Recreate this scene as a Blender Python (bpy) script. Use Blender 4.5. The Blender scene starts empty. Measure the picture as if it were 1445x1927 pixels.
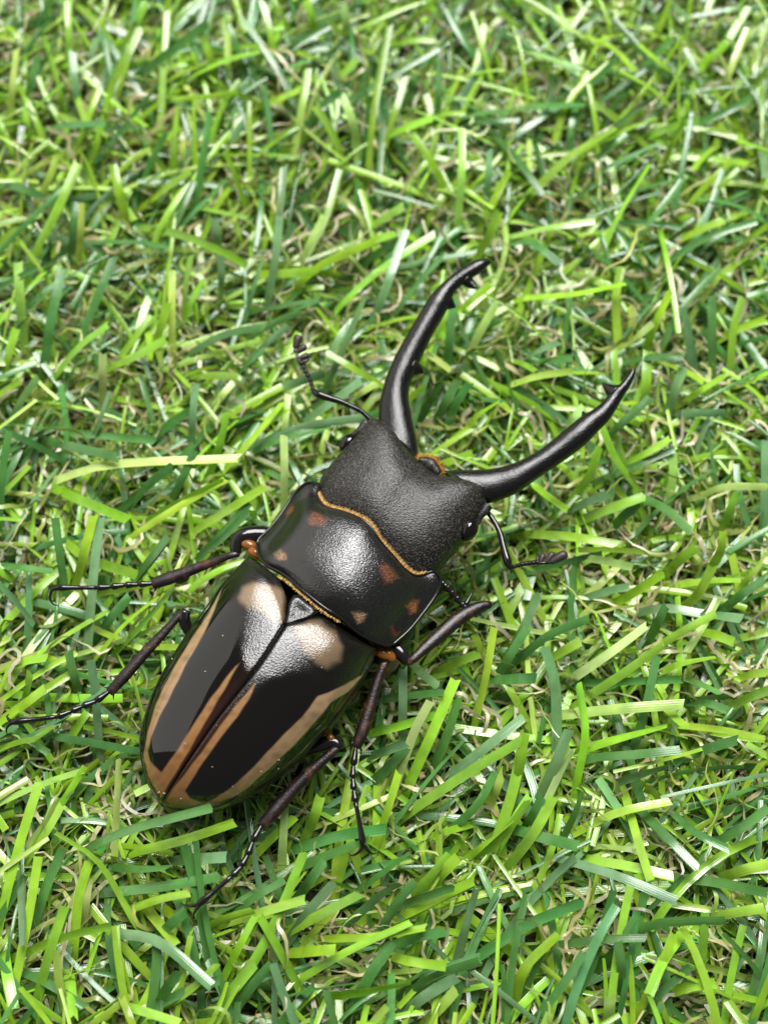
import bpy, math, random
import numpy as np
from mathutils import Vector

# ------------------------------------------------------------------ camera, light, exposure
S = 0.001                                  # everything below is written in millimetres
W, H = 1445.0, 1927.0                      # size of the photograph that positions were read from
TILT = math.radians(22.0)
HALF = math.radians(20.0)
FPX = (H / 2) / math.tan(HALF)
DIST = 144.6
TARGET = np.array([0.0, 0.0, 12.0])
CAM = TARGET + DIST * np.array([0.0, -math.sin(TILT), math.cos(TILT)])
AX_R = np.array([1.0, 0.0, 0.0])
AX_U = np.array([0.0, math.cos(TILT), math.sin(TILT)])
AX_F = np.array([0.0, math.sin(TILT), -math.cos(TILT)])

scene = bpy.context.scene
col = scene.collection
cam_data = bpy.data.cameras.new('camera')
cam = bpy.data.objects.new('camera', cam_data)
col.objects.link(cam)
cam.location = Vector(CAM * S)
cam.rotation_euler = (TILT, 0, 0)
cam_data.sensor_fit = 'VERTICAL'
cam_data.sensor_height = 24.0
cam_data.lens = 12.0 / math.tan(HALF)
cam_data.clip_start = 0.005
cam_data.clip_end = 20.0
cam_data.dof.use_dof = True
cam_data.dof.focus_distance = 0.1395
cam_data.dof.aperture_fstop = 13.0
scene.camera = cam

world = bpy.data.worlds.new('World')
scene.world = world
world.use_nodes = True
bg = world.node_tree.nodes['Background']
bg.inputs[0].default_value = (0.95, 0.98, 1.0, 1)
bg.inputs[1].default_value = 0.12

def area_lamp(name, direction, dist, sx, sy, power, colour):
    d = bpy.data.lights.new(name, 'AREA')
    d.shape = 'RECTANGLE'; d.size = sx; d.size_y = sy
    d.energy = power; d.color = colour
    o = bpy.data.objects.new(name, d); col.objects.link(o)
    v = Vector(direction).normalized()
    o.location = v * dist
    o.rotation_euler = v.to_track_quat('Z', 'Y').to_euler()
    return o
area_lamp('ceiling_lamp', (0.06, 0.47, 0.86), 1.5, 0.88, 0.88, 47.0, (1.0, 0.99, 0.97))
area_lamp('window_light', (-0.80, 0.36, 0.44), 1.6, 2.6, 1.5, 11.0, (1.0, 0.97, 0.91))

vs = scene.view_settings
vs.view_transform = 'Standard'; vs.look = 'None'; vs.exposure = 0.14; vs.gamma = 1.0
vs.use_curve_mapping = False
scene.render.engine = 'CYCLES'
scene.cycles.use_denoising = True
scene.cycles.max_bounces = 8
scene.cycles.transparent_max_bounces = 8

rng = np.random.default_rng(11)
random.seed(5)

# ------------------------------------------------------------------ pixel <-> place
def P(px, py, z):
    """The point at height z (mm) that stands under a pixel of the photograph."""
    d = AX_F * FPX + AX_R * (px - W / 2) - AX_U * (py - H / 2)
    t = (z - CAM[2]) / d[2]
    return CAM + d * t

def proj(p):
    q = np.asarray(p, float) - CAM
    f = q @ AX_F
    return np.stack([W / 2 + FPX * (q @ AX_R) / f, H / 2 - FPX * (q @ AX_U) / f], -1)

# ------------------------------------------------------------------ mesh helpers
def make_mesh(name, verts, faces, mat, smooth=True, attrs=None, uv=None):
    me = bpy.data.meshes.new(name)
    verts = np.asarray(verts, np.float64) * S
    me.from_pydata([tuple(v) for v in verts], [], [tuple(int(i) for i in f) for f in faces])
    if smooth:
        me.polygons.foreach_set('use_smooth', np.ones(len(me.polygons), bool))
    for k, a in (attrs or {}).items():
        a = np.asarray(a, np.float32)
        if a.ndim == 1:
            at = me.attributes.new(k, 'FLOAT', 'POINT'); at.data.foreach_set('value', a)
        else:
            if a.shape[1] == 3: a = np.concatenate([a, np.ones((len(a), 1), np.float32)], 1)
            at = me.attributes.new(k, 'FLOAT_COLOR', 'POINT'); at.data.foreach_set('color', a.ravel())
    me.materials.append(mat)
    me.update()
    return me

def fast_mesh(name, verts, quads, mat, attrs):
    """A big quad mesh from numpy arrays."""
    me = bpy.data.meshes.new(name)
    nv, nq = len(verts), len(quads)
    me.vertices.add(nv); me.vertices.foreach_set('co', (verts * S).astype(np.float32).ravel())
    me.loops.add(nq * 4); me.loops.foreach_set('vertex_index', quads.astype(np.int32).ravel())
    me.polygons.add(nq)
    me.polygons.foreach_set('loop_start', np.arange(0, nq * 4, 4, dtype=np.int32))
    me.update(calc_edges=True)
    me.polygons.foreach_set('use_smooth', np.ones(nq, bool))
    for k, a in attrs.items():
        a = np.asarray(a, np.float32)
        if a.ndim == 1:
            at = me.attributes.new(k, 'FLOAT', 'POINT'); at.data.foreach_set('value', a)
        else:
            if a.shape[1] == 3: a = np.concatenate([a, np.ones((len(a), 1), np.float32)], 1)
            at = me.attributes.new(k, 'FLOAT_COLOR', 'POINT'); at.data.foreach_set('color', a.ravel())
    me.materials.append(mat); me.validate(); me.update()
    return me

def link(name, me, parent=None):
    o = bpy.data.objects.new(name, me); col.objects.link(o)
    if parent is not None:
        o.parent = parent
        o.matrix_parent_inverse = parent.matrix_world.inverted()
    return o

def empty(name, loc_mm, parent=None):
    o = bpy.data.objects.new(name, None); col.objects.link(o)
    o.empty_display_size = 0.005
    if parent is None:
        o.location = Vector(np.asarray(loc_mm) * S)
        bpy.context.view_layer.update()
    else:
        o.parent = parent
        o.location = Vector(np.asarray(loc_mm) * S) - parent.matrix_world.translation
        bpy.context.view_layer.update()
    return o

def spline(pts, n, smooth=True):
    """Resample a polyline at n places by arc length (Catmull-Rom)."""
    pts = np.asarray(pts, float)
    if smooth and len(pts) > 2:
        out = []
        ext = np.concatenate([[2 * pts[0] - pts[1]], pts, [2 * pts[-1] - pts[-2]]])
        for i in range(len(pts) - 1):
            p0, p1, p2, p3 = ext[i:i + 4]
            for t in np.linspace(0, 1, 12, endpoint=False):
                out.append(0.5 * ((2 * p1) + (p2 - p0) * t + (2 * p0 - 5 * p1 + 4 * p2 - p3) * t * t + (3 * p1 - p0 - 3 * p2 + p3) * t ** 3))
        out.append(pts[-1]); pts = np.array(out)
    d = np.r_[0, np.cumsum(np.linalg.norm(np.diff(pts[:, :3], axis=0), axis=1))]
    s = np.linspace(0, d[-1], n) if np.isscalar(n) else np.asarray(n) * d[-1]
    return np.stack([np.interp(s, d, pts[:, k]) for k in range(pts.shape[1])], 1)

def curve(pxz):
    return np.array([P(*p) for p in pxz])

def coons(C0, C1, D0, D1, us, vs_):
    c0, c1, d0, d1 = spline(C0, us), spline(C1, us), spline(D0, vs_), spline(D1, vs_)
    U = us[None, :, None]; V = vs_[:, None, None]
    ruled_v = c0[None] * (1 - V) + c1[None] * V
    ruled_u = d0[:, None] * (1 - U) + d1[:, None] * U
    bil = (c0[0] * (1 - U) + c0[-1] * U) * (1 - V) + (c1[0] * (1 - U) + c1[-1] * U) * V
    return ruled_v + ruled_u - bil

def grid_faces(nv, nu, off=0, flip=False):
    f = []
    for i in range(nv - 1):
        for j in range(nu - 1):
            a = off + i * nu + j
            q = (a, a + 1, a + nu + 1, a + nu)
            f.append(q[::-1] if flip else q)
    return f

def closed_shield(G, under):
    """Top sheet G (nv,nu,3) closed by a sheet sunk below it."""
    nv, nu = G.shape[:2]
    top = G.reshape(-1, 3)
    B = G.copy()
    us = np.linspace(0, 1, nu); vv = np.linspace(0, 1, nv)
    k = (np.clip(1 - np.abs(2 * us - 1) ** 3, 0, 1) ** .5)[None] * (np.clip(1 - np.abs(2 * vv - 1) ** 3, 0, 1) ** .5)[:, None]
    edge = np.minimum.reduce([G[0, 0, 2], G[-1, 0, 2], G[0, -1, 2], G[-1, -1, 2]])
    B[..., 2] = B[..., 2] * (1 - k) + (edge - under) * k
    verts = np.concatenate([top, B.reshape(-1, 3)])
    n = nv * nu
    faces = grid_faces(nv, nu) + grid_faces(nv, nu, n, True)
    ring = [j for j in range(nu)] + [i * nu + nu - 1 for i in range(1, nv)] + [(nv - 1) * nu + j for j in range(nu - 2, -1, -1)] + [i * nu for i in range(nv - 2, 0, -1)]
    # weld the two rims: the lower sheet uses the top rim
    m = np.arange(2 * n)
    for r in ring: m[n + r] = r
    faces = [tuple(m[i] for i in f) for f in faces]
    used = np.unique(np.concatenate([np.array(f) for f in faces]))
    back = -np.ones(2 * n, int); back[used] = np.arange(len(used))
    return verts[used], [tuple(back[i] for i in f) for f in faces], n

def tube(pts, radii, nseg=12, flat=1.0, cap=True, wob=None):
    """Tube along pts; radii in mm (sideways), flat = height / width."""
    pts = np.asarray(pts, float); radii = np.asarray(radii, float)
    n = len(pts)
    T = np.gradient(pts, axis=0); T /= np.linalg.norm(T, axis=1)[:, None] + 1e-12
    up = np.array([0, 0, 1.0])
    V, F = [], []
    for i in range(n):
        side = np.cross(T[i], up)
        if np.linalg.norm(side) < 1e-3: side = np.array([1.0, 0, 0])
        side /= np.linalg.norm(side); nrm = np.cross(side, T[i])
        for k in range(nseg):
            a = 2 * math.pi * k / nseg
            r = radii[i] * (1 if wob is None else wob[k % len(wob)])
            V.append(pts[i] + side * math.cos(a) * r + nrm * math.sin(a) * r * flat)
    for i in range(n - 1):
        for k in range(nseg):
            k2 = (k + 1) % nseg
            F.append((i * nseg + k, i * nseg + k2, (i + 1) * nseg + k2, (i + 1) * nseg + k))
    if cap:
        V.append(pts[0] - T[0] * radii[0] * .35); V.append(pts[-1] + T[-1] * radii[-1] * .35)
        a, b = n * nseg, n * nseg + 1
        for k in range(nseg):
            k2 = (k + 1) % nseg
            F.append((a, k2, k)); F.append((b, (n - 1) * nseg + k, (n - 1) * nseg + k2))
    return V, F

def join(parts):
    V, F = [], []
    for v, f in parts:
        o = len(V); V += list(v); F += [tuple(i + o for i in q) for q in f]
    return V, F

def sdf_poly(pts, poly):
    """Signed distance (negative inside) of pts (n,2) to a polygon."""
    poly = np.asarray(poly, float); n = len(pts)
    d = np.full(n, 1e18); inside = np.zeros(n, bool)
    for i in range(len(poly)):
        a, b = poly[i], poly[(i + 1) % len(poly)]
        e = b - a; w = pts - a
        t = np.clip((w @ e) / (e @ e + 1e-12), 0, 1)
        d = np.minimum(d, ((w - t[:, None] * e) ** 2).sum(1))
        c = (a[1] > pts[:, 1]) != (b[1] > pts[:, 1])
        xx = a[0] + (pts[:, 1] - a[1]) / (b[1] - a[1] + 1e-12) * (b[0] - a[0])
        inside ^= c & (pts[:, 0] < xx)
    d = np.sqrt(d)
    return np.where(inside, -d, d)

def wobble(p, amp):
    a = np.zeros_like(p)
    r = np.random.default_rng(3)
    for k in range(7):
        f = r.uniform(.02, .14); t = r.uniform(0, 6.28); w = p[:, 0] * math.cos(t) * f + p[:, 1] * math.sin(t) * f + r.uniform(0, 6.28)
        a[:, 0] += np.sin(w) * .45; a[:, 1] += np.cos(w * 1.13 + 1) * .45
    return a * amp

def mask(pts, poly, soft=2.0, shrink=0.0):
    s = np.clip(0.5 - (sdf_poly(pts, poly) + shrink) / (2 * soft), 0, 1)
    return s * s * (3 - 2 * s)

# ------------------------------------------------------------------ materials
class NT:
    def __init__(self, name):
        self.m = bpy.data.materials.new(name); self.m.use_nodes = True
        self.t = self.m.node_tree; self.n = self.t.nodes; self.l = self.t.links
        self.b = self.n['Principled BSDF']; self.out = self.n['Material Output']
    def node(self, kind, **kw):
        x = self.n.new(kind)
        for k, v in kw.items(): setattr(x, k, v)
        return x
    def set(self, **kw):
        for k, v in kw.items():
            self.b.inputs[k.replace('_', ' ')].default_value = v
    def attr(self, name):
        x = self.node('ShaderNodeAttribute'); x.attribute_name = name; return x
    def noise(self, scale, detail=3, rough=.5, vec=None):
        x = self.node('ShaderNodeTexNoise'); x.inputs['Scale'].default_value = scale
        x.inputs['Detail'].default_value = detail; x.inputs['Roughness'].default_value = rough
        if vec is None:
            tc = self.node('ShaderNodeTexCoord'); vec = tc.outputs['Object']
        self.l.new(vec, x.inputs['Vector']); return x
    def ramp(self, fac, stops):
        r = self.node('ShaderNodeValToRGB'); e = r.color_ramp.elements
        while len(e) < len(stops): e.new(0.5)
        for k, (p, c) in enumerate(stops):
            e[k].position = p; e[k].color = (*c, 1)
        self.l.new(fac, r.inputs[0]); return r
    def math(self, op, a, b=None, clamp=False):
        x = self.node('ShaderNodeMath', operation=op); x.use_clamp = clamp
        for k, v in enumerate((a, b)):
            if v is None: continue
            if isinstance(v, (int, float)): x.inputs[k].default_value = v
            else: self.l.new(v, x.inputs[k])
        return x.outputs[0]
    def mix(self, fac, a, b, blend='MIX'):
        x = self.node('ShaderNodeMix', data_type='RGBA', blend_type=blend)
        for s, v in ((0, fac), (6, a), (7, b)):
            if isinstance(v, (int, float)): x.inputs[s].default_value = v
            elif isinstance(v, tuple): x.inputs[s].default_value = (*v, 1) if len(v) == 3 else v
            else: self.l.new(v, x.inputs[s])
        return x.outputs[2]
    def bump(self, height, strength, dist):
        x = self.node('ShaderNodeBump'); x.inputs['Strength'].default_value = strength
        x.inputs['Distance'].default_value = dist
        self.l.new(height, x.inputs['Height']); self.l.new(x.outputs[0], self.b.inputs['Normal']); return x

def mat_cuticle(name, colour, rough, grain_mm, strength, spec=.5, tint=True, attr=False, gloss_attr=False, glint_fleck=2.6):
    m = NT(name)
    g = m.noise(1.0 / (grain_mm * S), 1.0, .5)
    base = m.attr('pigment').outputs['Color'] if attr else None
    if base is None:
        rgb = m.node('ShaderNodeRGB'); rgb.outputs[0].default_value = (*colour, 1); base = rgb.outputs[0]
    if tint:
        g2 = m.noise(1.0 / (grain_mm * 1.1 * S), 1.0, .5)
        glint_specks = m.ramp(g2.outputs[0], [(.38, (.4, .4, .46)), (.52, (1, 1, 1)), (.64, (glint_fleck, glint_fleck * .96, glint_fleck * .86))])  # pale flecks put into the base colour imitate glints off the grain
        base = m.mix(.85, base, glint_specks.outputs[0], 'MULTIPLY')
    m.l.new(base, m.b.inputs['Base Color'])
    m.set(Roughness=rough, Specular_IOR_Level=spec)
    bp = m.bump(g.outputs[0], strength, grain_mm * .45 * S)
    if gloss_attr:
        ga = m.attr('gloss').outputs['Fac']            # 1 = polished, 0 = shagreened
        m.l.new(m.math('SUBTRACT', rough, m.math('MULTIPLY', ga, rough - .05)), m.b.inputs['Roughness'])
        m.l.new(m.math('SUBTRACT', strength, m.math('MULTIPLY', ga, strength * .994)), bp.inputs['Strength'])
    return m.m

M = {}
M['head'] = mat_cuticle('matte_black_cuticle', (.0070, .0064, .0058), .42, .165, .85, .5, glint_fleck=9.0)
M['pronotum'] = mat_cuticle('sheened_black_cuticle', (0, 0, 0), .29, .155, .8, 1.0, attr=True, gloss_attr=True, glint_fleck=1.8)
M['elytra'] = mat_cuticle('striped_wing_case', (0, 0, 0), .26, .15, .65, .75, tint=False, attr=True, gloss_attr=True)
M['mandible'] = mat_cuticle('black_mandible', (.0042, .0037, .0039), .25, .14, .55, .55)
M['gloss'] = mat_cuticle('polished_black_cuticle', (.008, .007, .007), .14, .30, .06, .5, tint=False)
M['eye'] = mat_cuticle('dark_eye', (.004, .003, .003), .05, .5, .0, .6, tint=False)
M['amber'] = mat_cuticle('amber_joint', (.20, .068, .010), .16, .4, .05, .5, tint=False)
M['belly'] = mat_cuticle('dark_brown_underside', (.02, .012, .009), .3, .4, .1, .5, tint=False)
M['dust'] = mat_cuticle('pale_dust', (.5, .46, .38), .8, .3, .0, .3, tint=False)
M['club'] = mat_cuticle('velvety_antenna_club', (.035, .026, .024), .42, .08, .3, .4, tint=False)

def mat_tibia():
    m = NT('reddish_brown_shin')
    n = m.noise(900, 4, .6)
    r = m.ramp(n.outputs[0], [(.38, (.004, .003, .003)), (.56, (.016, .006, .004)), (.74, (.085, .032, .013))])
    m.l.new(r.outputs[0], m.b.inputs['Base Color'])
    m.set(Roughness=.36)
    n2 = m.noise(5200, 2, .5)
    m.bump(n2.outputs[0], .5, .00008)
    return m.m
M['tibia'] = mat_tibia()

def mat_hair(name, a, b):
    m = NT(name)
    i = m.attr('shade').outputs['Fac']
    r = m.ramp(i, [(0, a), (1, b)])
    m.l.new(r.outputs[0], m.b.inputs['Base Color']); m.set(Roughness=.38)
    return m.m
M['gold_hair'] = mat_hair('golden_bristles', (.30, .15, .03), (.85, .56, .20))
M['orange_hair'] = mat_hair('orange_bristles', (.20, .07, .010), (.60, .25, .05))

def mat_blade(name, rough, ridges, transl):
    m = NT(name)
    c = m.attr('tint').outputs['Color']
    u = m.attr('across').outputs['Fac']; v = m.attr('along').outputs['Fac']
    n = m.noise(420, 3, .55)
    var = m.ramp(n.outputs[0], [(.3, (.78, .80, .72)), (.7, (1.18, 1.15, 1.15))])
    base = m.mix(1.0, c, var.outputs[0], 'MULTIPLY')
    sp = m.noise(3300, 2, .5)
    scuff = m.math('MULTIPLY', m.ramp(sp.outputs[0], [(.66, (0, 0, 0)), (.76, (1, 1, 1))]).outputs[0], .18)
    base = m.mix(scuff, base, (.55, .62, .38))
    m.l.new(base, m.b.inputs['Base Color'])
    m.set(Roughness=rough, Specular_IOR_Level=.85)
    if ridges:
        w = m.math('SINE', m.math('MULTIPLY', u, 27.0))
        fine = m.noise(6000, 2, .5)
        h = m.math('ADD', w, m.math('MULTIPLY', fine.outputs[0], 1.4))
        m.bump(h, .20, .000020)
        rr = m.noise(1500, 2, .5)
        m.l.new(m.math('ADD', rough - .10, m.math('MULTIPLY', rr.outputs[0], .2)), m.b.inputs['Roughness'])
    tr = m.node('ShaderNodeBsdfTranslucent')
    m.l.new(m.mix(1.0, base, (1.15, 1.15, .6), 'MULTIPLY'), tr.inputs[0])
    mx = m.node('ShaderNodeMixShader'); mx.inputs[0].default_value = transl
    m.l.new(m.b.outputs[0], mx.inputs[1]); m.l.new(tr.outputs[0], mx.inputs[2])
    m.l.new(mx.outputs[0], m.out.inputs['Surface'])
    return m.m
M['blade'] = mat_blade('turf_blade', .21, True, .24)
M['thatch'] = mat_blade('curled_thatch', .34, False, .25)

def mat_ground():
    m = NT('littered_backing')
    n = m.noise(260, 5, .65); n2 = m.noise(1500, 3, .6)
    c1 = m.ramp(n.outputs[0], [(.38, (.020, .026, .014)), (.52, (.06, .06, .028)), (.66, (.20, .16, .08))])
    c2 = m.ramp(n2.outputs[0], [(.35, (.35, .35, .35)), (.6, (1.2, 1.15, 1.0))])
    m.l.new(m.mix(1.0, c1.outputs[0], c2.outputs[0], 'MULTIPLY'), m.b.inputs['Base Color'])
    m.set(Roughness=.8)
    m.bump(n2.outputs[0], .8, .0004)
    return m.m
M['ground'] = mat_ground()
def mat_crumb():
    m = NT('wood_crumb')
    c = m.attr('tint').outputs['Color']
    n = m.noise(2500, 3, .6)
    m.l.new(m.mix(1.0, c, m.ramp(n.outputs[0], [(.3, (.6, .55, .5)), (.7, (1.2, 1.2, 1.2))]).outputs[0], 'MULTIPLY'), m.b.inputs['Base Color'])
    m.set(Roughness=.75)
    return m.m
M['crumb'] = mat_crumb()

# ------------------------------------------------------------------ ground
g = 24
xs = np.linspace(-230, 230, g * 2 + 1); ys = np.linspace(-200, 300, g * 2 + 1)
gx, gy = np.meshgrid(xs, ys)
gv = np.stack([gx.ravel(), gy.ravel(), rng.normal(0, .12, gx.size)], 1)
ground = link('turf_ground', make_mesh('turf_ground', gv, grid_faces(len(ys), len(xs)), M['ground']))
ground['kind'] = 'structure'
ground['label'] = 'artificial turf mat with green plastic blades, straw thatch and wood crumbs'
ground['category'] = 'turf'

# ------------------------------------------------------------------ the beetle
body_anchor = P(560, 1160, 8.0)
beetle = empty('stag_beetle', (body_anchor[0], body_anchor[1], 7.0))
beetle['label'] = 'black stag beetle with long jaws and tan striped wing cases on turf'
beetle['category'] = 'beetle'
BV = []                                    # all beetle points, for the hollow it presses into the grass

def part(name, V, F, mat, parent=beetle, attrs=None, smooth=True):
    V = np.asarray(V, float); BV.append(V)
    return link(name, make_mesh(name, V, F, mat, smooth, attrs), parent)

c5 = lambda L: np.array([(x / 2.8333 + 250, y / 2.8333 + 1040) for x, y in L])
c4 = lambda L: np.array([(x / 3.1413 + 420, y / 3.1413 + 880) for x, y in L])

def ellipsoid(c, ax, r, nu=18, nv=12):
    """c centre, ax three unit axes (rows), r three radii."""
    V, F = [], []
    for i in range(nv + 1):
        th = math.pi * i / nv
        for j in range(nu):
            ph = 2 * math.pi * j / nu
            q = np.array([math.sin(th) * math.cos(ph) * r[0], math.sin(th) * math.sin(ph) * r[1], math.cos(th) * r[2]])
            V.append(np.asarray(c) + q @ np.asarray(ax))
    for i in range(nv):
        for j in range(nu):
            j2 = (j + 1) % nu
            F.append((i * nu + j, (i + 1) * nu + j, (i + 1) * nu + j2, i * nu + j2))
    return V, F
def frame(d):
    d = np.asarray(d, float); d /= np.linalg.norm(d); s = np.cross(d, [0, 0, 1]); s /= np.linalg.norm(s)
    return np.array([s, d, np.cross(s, d)])

# --- wing cases
sut_px = [(545, 1165), (532, 1185), (518, 1206), (490, 1248), (462, 1284), (409, 1351), (356, 1428), (325, 1476), (308, 1504), (303, 1513)]
sut_z = [16.5, 16.9, 17.1, 17.15, 17.0, 16.2, 14.6, 12.6, 10.9, 9.6]
left_px = [(478, 1052), (462, 1054), (448, 1068), (434, 1084), (416, 1103), (384, 1149), (356, 1188), (321, 1241), (292, 1294), (271, 1351), (263, 1386), (264, 1421), (273, 1464), (289, 1495), (302, 1514)]
left_z = [13.0, 12.6, 12.2, 12.0, 11.8, 11.6, 11.5, 11.4, 11.3, 11.1, 10.9, 10.6, 10.1, 9.6, 9.4]
right_px = [(712, 1219), (707, 1232), (695, 1259), (681, 1287), (656, 1326), (628, 1365), (603, 1389), (568, 1425), (532, 1457), (497, 1483), (462, 1504), (426, 1520), (398, 1527), (363, 1528), (331, 1523), (305, 1514)]
right_z = [12.8, 12.4, 12.0, 11.8, 11.6, 11.5, 11.4, 11.3, 11.1, 10.9, 10.6, 10.3, 10.0, 9.7, 9.5, 9.4]
frontL = [(545, 1165, 15.9), (541, 1130, 15.6), (525, 1093, 15.0), (504, 1072, 14.2), (478, 1052, 13.0)]
frontR = [(545, 1165, 15.9), (585, 1160, 15.6), (606, 1160, 15.4), (631, 1176, 15.0), (662, 1196, 14.4), (690, 1212, 13.6), (712, 1219, 12.8)]
z3 = lambda px, z: [(a, b, c) for (a, b), c in zip(px, z)]
SUT, LM, RM = curve(z3(sut_px, sut_z)), curve(z3(left_px, left_z)), curve(z3(right_px, right_z))

tanL = c5([(495, 150), (400, 320), (300, 470), (200, 640), (120, 800), (72, 960), (52, 1080), (75, 1190), (125, 1285), (160, 1312), (205, 1225), (265, 1125), (345, 985), (435, 835), (515, 695), (580, 572),
           (540, 605), (475, 690), (395, 800), (300, 945), (210, 1085), (150, 1165), (100, 1110), (88, 1060), (105, 980), (145, 880), (215, 750), (295, 590), (385, 430), (440, 310), (475, 220)])
tanR = c5([(650, 690), (555, 800), (465, 915), (375, 1040), (285, 1160), (205, 1265), (170, 1325), (200, 1352), (300, 1366), (430, 1350), (540, 1312), (640, 1240), (760, 1132), (880, 1012), (980, 900), (1060, 805), (1150, 745), (1240, 655),
           (1245, 632), (1130, 700), (1040, 740), (985, 760), (900, 870), (800, 965), (700, 1075), (600, 1180), (500, 1262), (430, 1308), (370, 1325), (310, 1303), (288, 1270), (320, 1215), (400, 1090), (485, 975), (565, 875), (625, 785), (672, 680)])
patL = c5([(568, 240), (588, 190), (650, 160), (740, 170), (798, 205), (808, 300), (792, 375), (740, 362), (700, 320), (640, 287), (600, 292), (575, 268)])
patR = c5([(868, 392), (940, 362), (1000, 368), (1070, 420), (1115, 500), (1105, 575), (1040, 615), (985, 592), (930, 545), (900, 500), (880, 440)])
glossL = c5([(545, 260), (580, 400), (590, 490), (620, 610), (640, 700), (560, 800), (150, 1340), (0, 1380), (-40, 900), (300, 350), (480, 60), (540, 130)])
glossR = c5([(660, 740), (740, 660), (850, 640), (920, 670), (970, 720), (1020, 760), (1140, 720), (1280, 600), (1320, 700), (1100, 1000), (500, 1420), (150, 1380), (300, 1150)])
edgeBrown = c5([(560, 1310), (700, 1240), (870, 1120), (1040, 960), (1060, 985), (900, 1130), (700, 1270), (520, 1350)])
edgeBrownR2 = c5([(1080, 850), (1130, 790), (1200, 690), (1235, 650), (1190, 760), (1110, 860)])
TAN = np.array([.34, .225, .120]); TAN2 = np.array([.23, .105, .032]); BLK = np.array([.0034, .0024, .0018]); RED = np.array([.030, .0085, .005])

def elytron(front, margin, tan, pat, gloss, brown, mirror):
    us = np.sin(np.linspace(0, 1, 130) * math.pi / 2); us = us * .6 + np.linspace(0, 1, 130) * .4
    vv = np.linspace(0, 1, 250)
    tip = np.array([SUT[-1], margin[-1]])
    f = spline(curve(front), us); sN = spline(SUT, vv); mN = spline(margin, vv)
    U = us[None, :, None]
    G = sN[:, None] * (1 - U) + mN[:, None] * U
    # front edge correction that fades along the case
    fade = np.clip(1 - vv / .22, 0, 1)[:, None, None] ** 1.5
    G[..., :2] += ((f - G[0])[None] * fade)[..., :2]
    prof = (1 - us ** 2.35) ** .62
    zz = mN[:, None, 2] + (sN[:, None, 2] - mN[:, None, 2]) * prof[None]
    # round off the front brow and the groove beside the suture
    zz -= (np.clip(1 - vv / .05, 0, 1) ** 2)[:, None] * .9
    zz -= (np.exp(-(us / .02) ** 2) * .28)[None]
    zz += (np.exp(-((us - .965) / .016) ** 2) * .16)[None]
    zz += (np.exp(-((vv - .10) / .07) ** 2))[:, None] * (np.exp(-((us - .62) / .2) ** 2))[None] * .45   # shoulder bump
    G[..., 2] = zz
    n1, n2 = G.shape[:2]
    Bt = G.copy(); Bt[..., 2] -= .45
    V = np.concatenate([G.reshape(-1, 3), Bt.reshape(-1, 3)]); n = n1 * n2
    F = grid_faces(n1, n2) + grid_faces(n1, n2, n, True)
    for j in range(n2 - 1): F += [(j, n + j, n + j + 1, j + 1), ((n1 - 1) * n2 + j, (n1 - 1) * n2 + j + 1, n + (n1 - 1) * n2 + j + 1, n + (n1 - 1) * n2 + j)]
    for i in range(n1 - 1):
        a, b = i * n2, (i + 1) * n2
        F += [(a, b, n + b, n + a), (a + n2 - 1, n + a + n2 - 1, n + b + n2 - 1, b + n2 - 1)]
    if mirror: F = [q[::-1] for q in F]
    px = proj(V)
    uu = np.tile(np.tile(us, n1), 2); vw = np.tile(np.repeat(vv, n2), 2)
    jit = px + wobble(px, .55)
    C = np.tile(BLK, (len(V), 1))
    w = np.exp(-((uu - .05) / .09) ** 2) * np.clip((vw - .25) / .3, 0, 1)
    C = C + (RED - C) * w[:, None] * .8
    k = mask(jit, tan, 1.9, 2.2)[:, None] * np.clip(1.02 - .25 * np.abs(wobble(px * 2.3, .6)[:, :1]), 0, 1)
    t = np.clip(.15 + (1 - uu) * .8 + (vw - .6) * .9, 0, 1)[:, None]
    grain = (1 + .10 * np.sin(px[:, 0:1] * 1.9 + px[:, 1:2] * 1.1 + 3 * np.sin(px[:, 1:2] * .13)))
    C = C * (1 - k) + (TAN * (1 - t) + TAN2 * t) * grain * k
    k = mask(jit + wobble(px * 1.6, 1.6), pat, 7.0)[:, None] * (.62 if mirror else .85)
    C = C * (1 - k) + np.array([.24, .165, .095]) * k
    for e in brown:
        k = mask(jit, e, 5.0)[:, None] * .6
        C = C * (1 - k) + np.array([.13, .06, .022]) * k
    rim = np.clip((uu - .972) / .012, 0, 1)[:, None]
    C = C * (1 - rim) + BLK * rim
    sut = np.exp(-(uu / .018) ** 2)[:, None]
    C = C * (1 - sut) + BLK * sut
    gl = mask(px, gloss, 26.0)
    gl = np.minimum(gl, 1 - .8 * rim[:, 0])
    return V, F, C, gl

V, F, C, gl = elytron(frontL, LM, tanL, patL, glossL, [], False)
case1, caseV1 = part('wing_case', V, F, M['elytra'], attrs={'pigment': C, 'gloss': gl}), V
case1['label'] = 'wing case with a tan stripe along the suture and along the edge'
V, F, C, gl = elytron(frontR, RM, tanR, patR, glossR, [edgeBrown, edgeBrownR2], True)
case2, caseV2 = part('wing_case', V, F, M['elytra'], attrs={'pigment': C, 'gloss': gl}), V
case2['label'] = 'wing case with a wide tan stripe and a dark flank'

def dust(host, V, n):
    V = np.asarray(V); N = len(V) // 2
    it = []
    for i in rng.integers(0, N, n):
        r = rng.uniform(.02, .06)
        it.append(ellipsoid(V[i] + [0, 0, r * .5], frame(rng.normal(0, 1, 3) * [1, 1, .1] + [.01, 0, 0]), (r, r * rng.uniform(1, 4.0), r * .7), 6, 4))
    v, f = join(it)
    ob = part('dust', v, f, M['dust'], host); ob['kind'] = 'stuff'
dust(case1, caseV1, 11); dust(case2, caseV2, 10)

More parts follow.
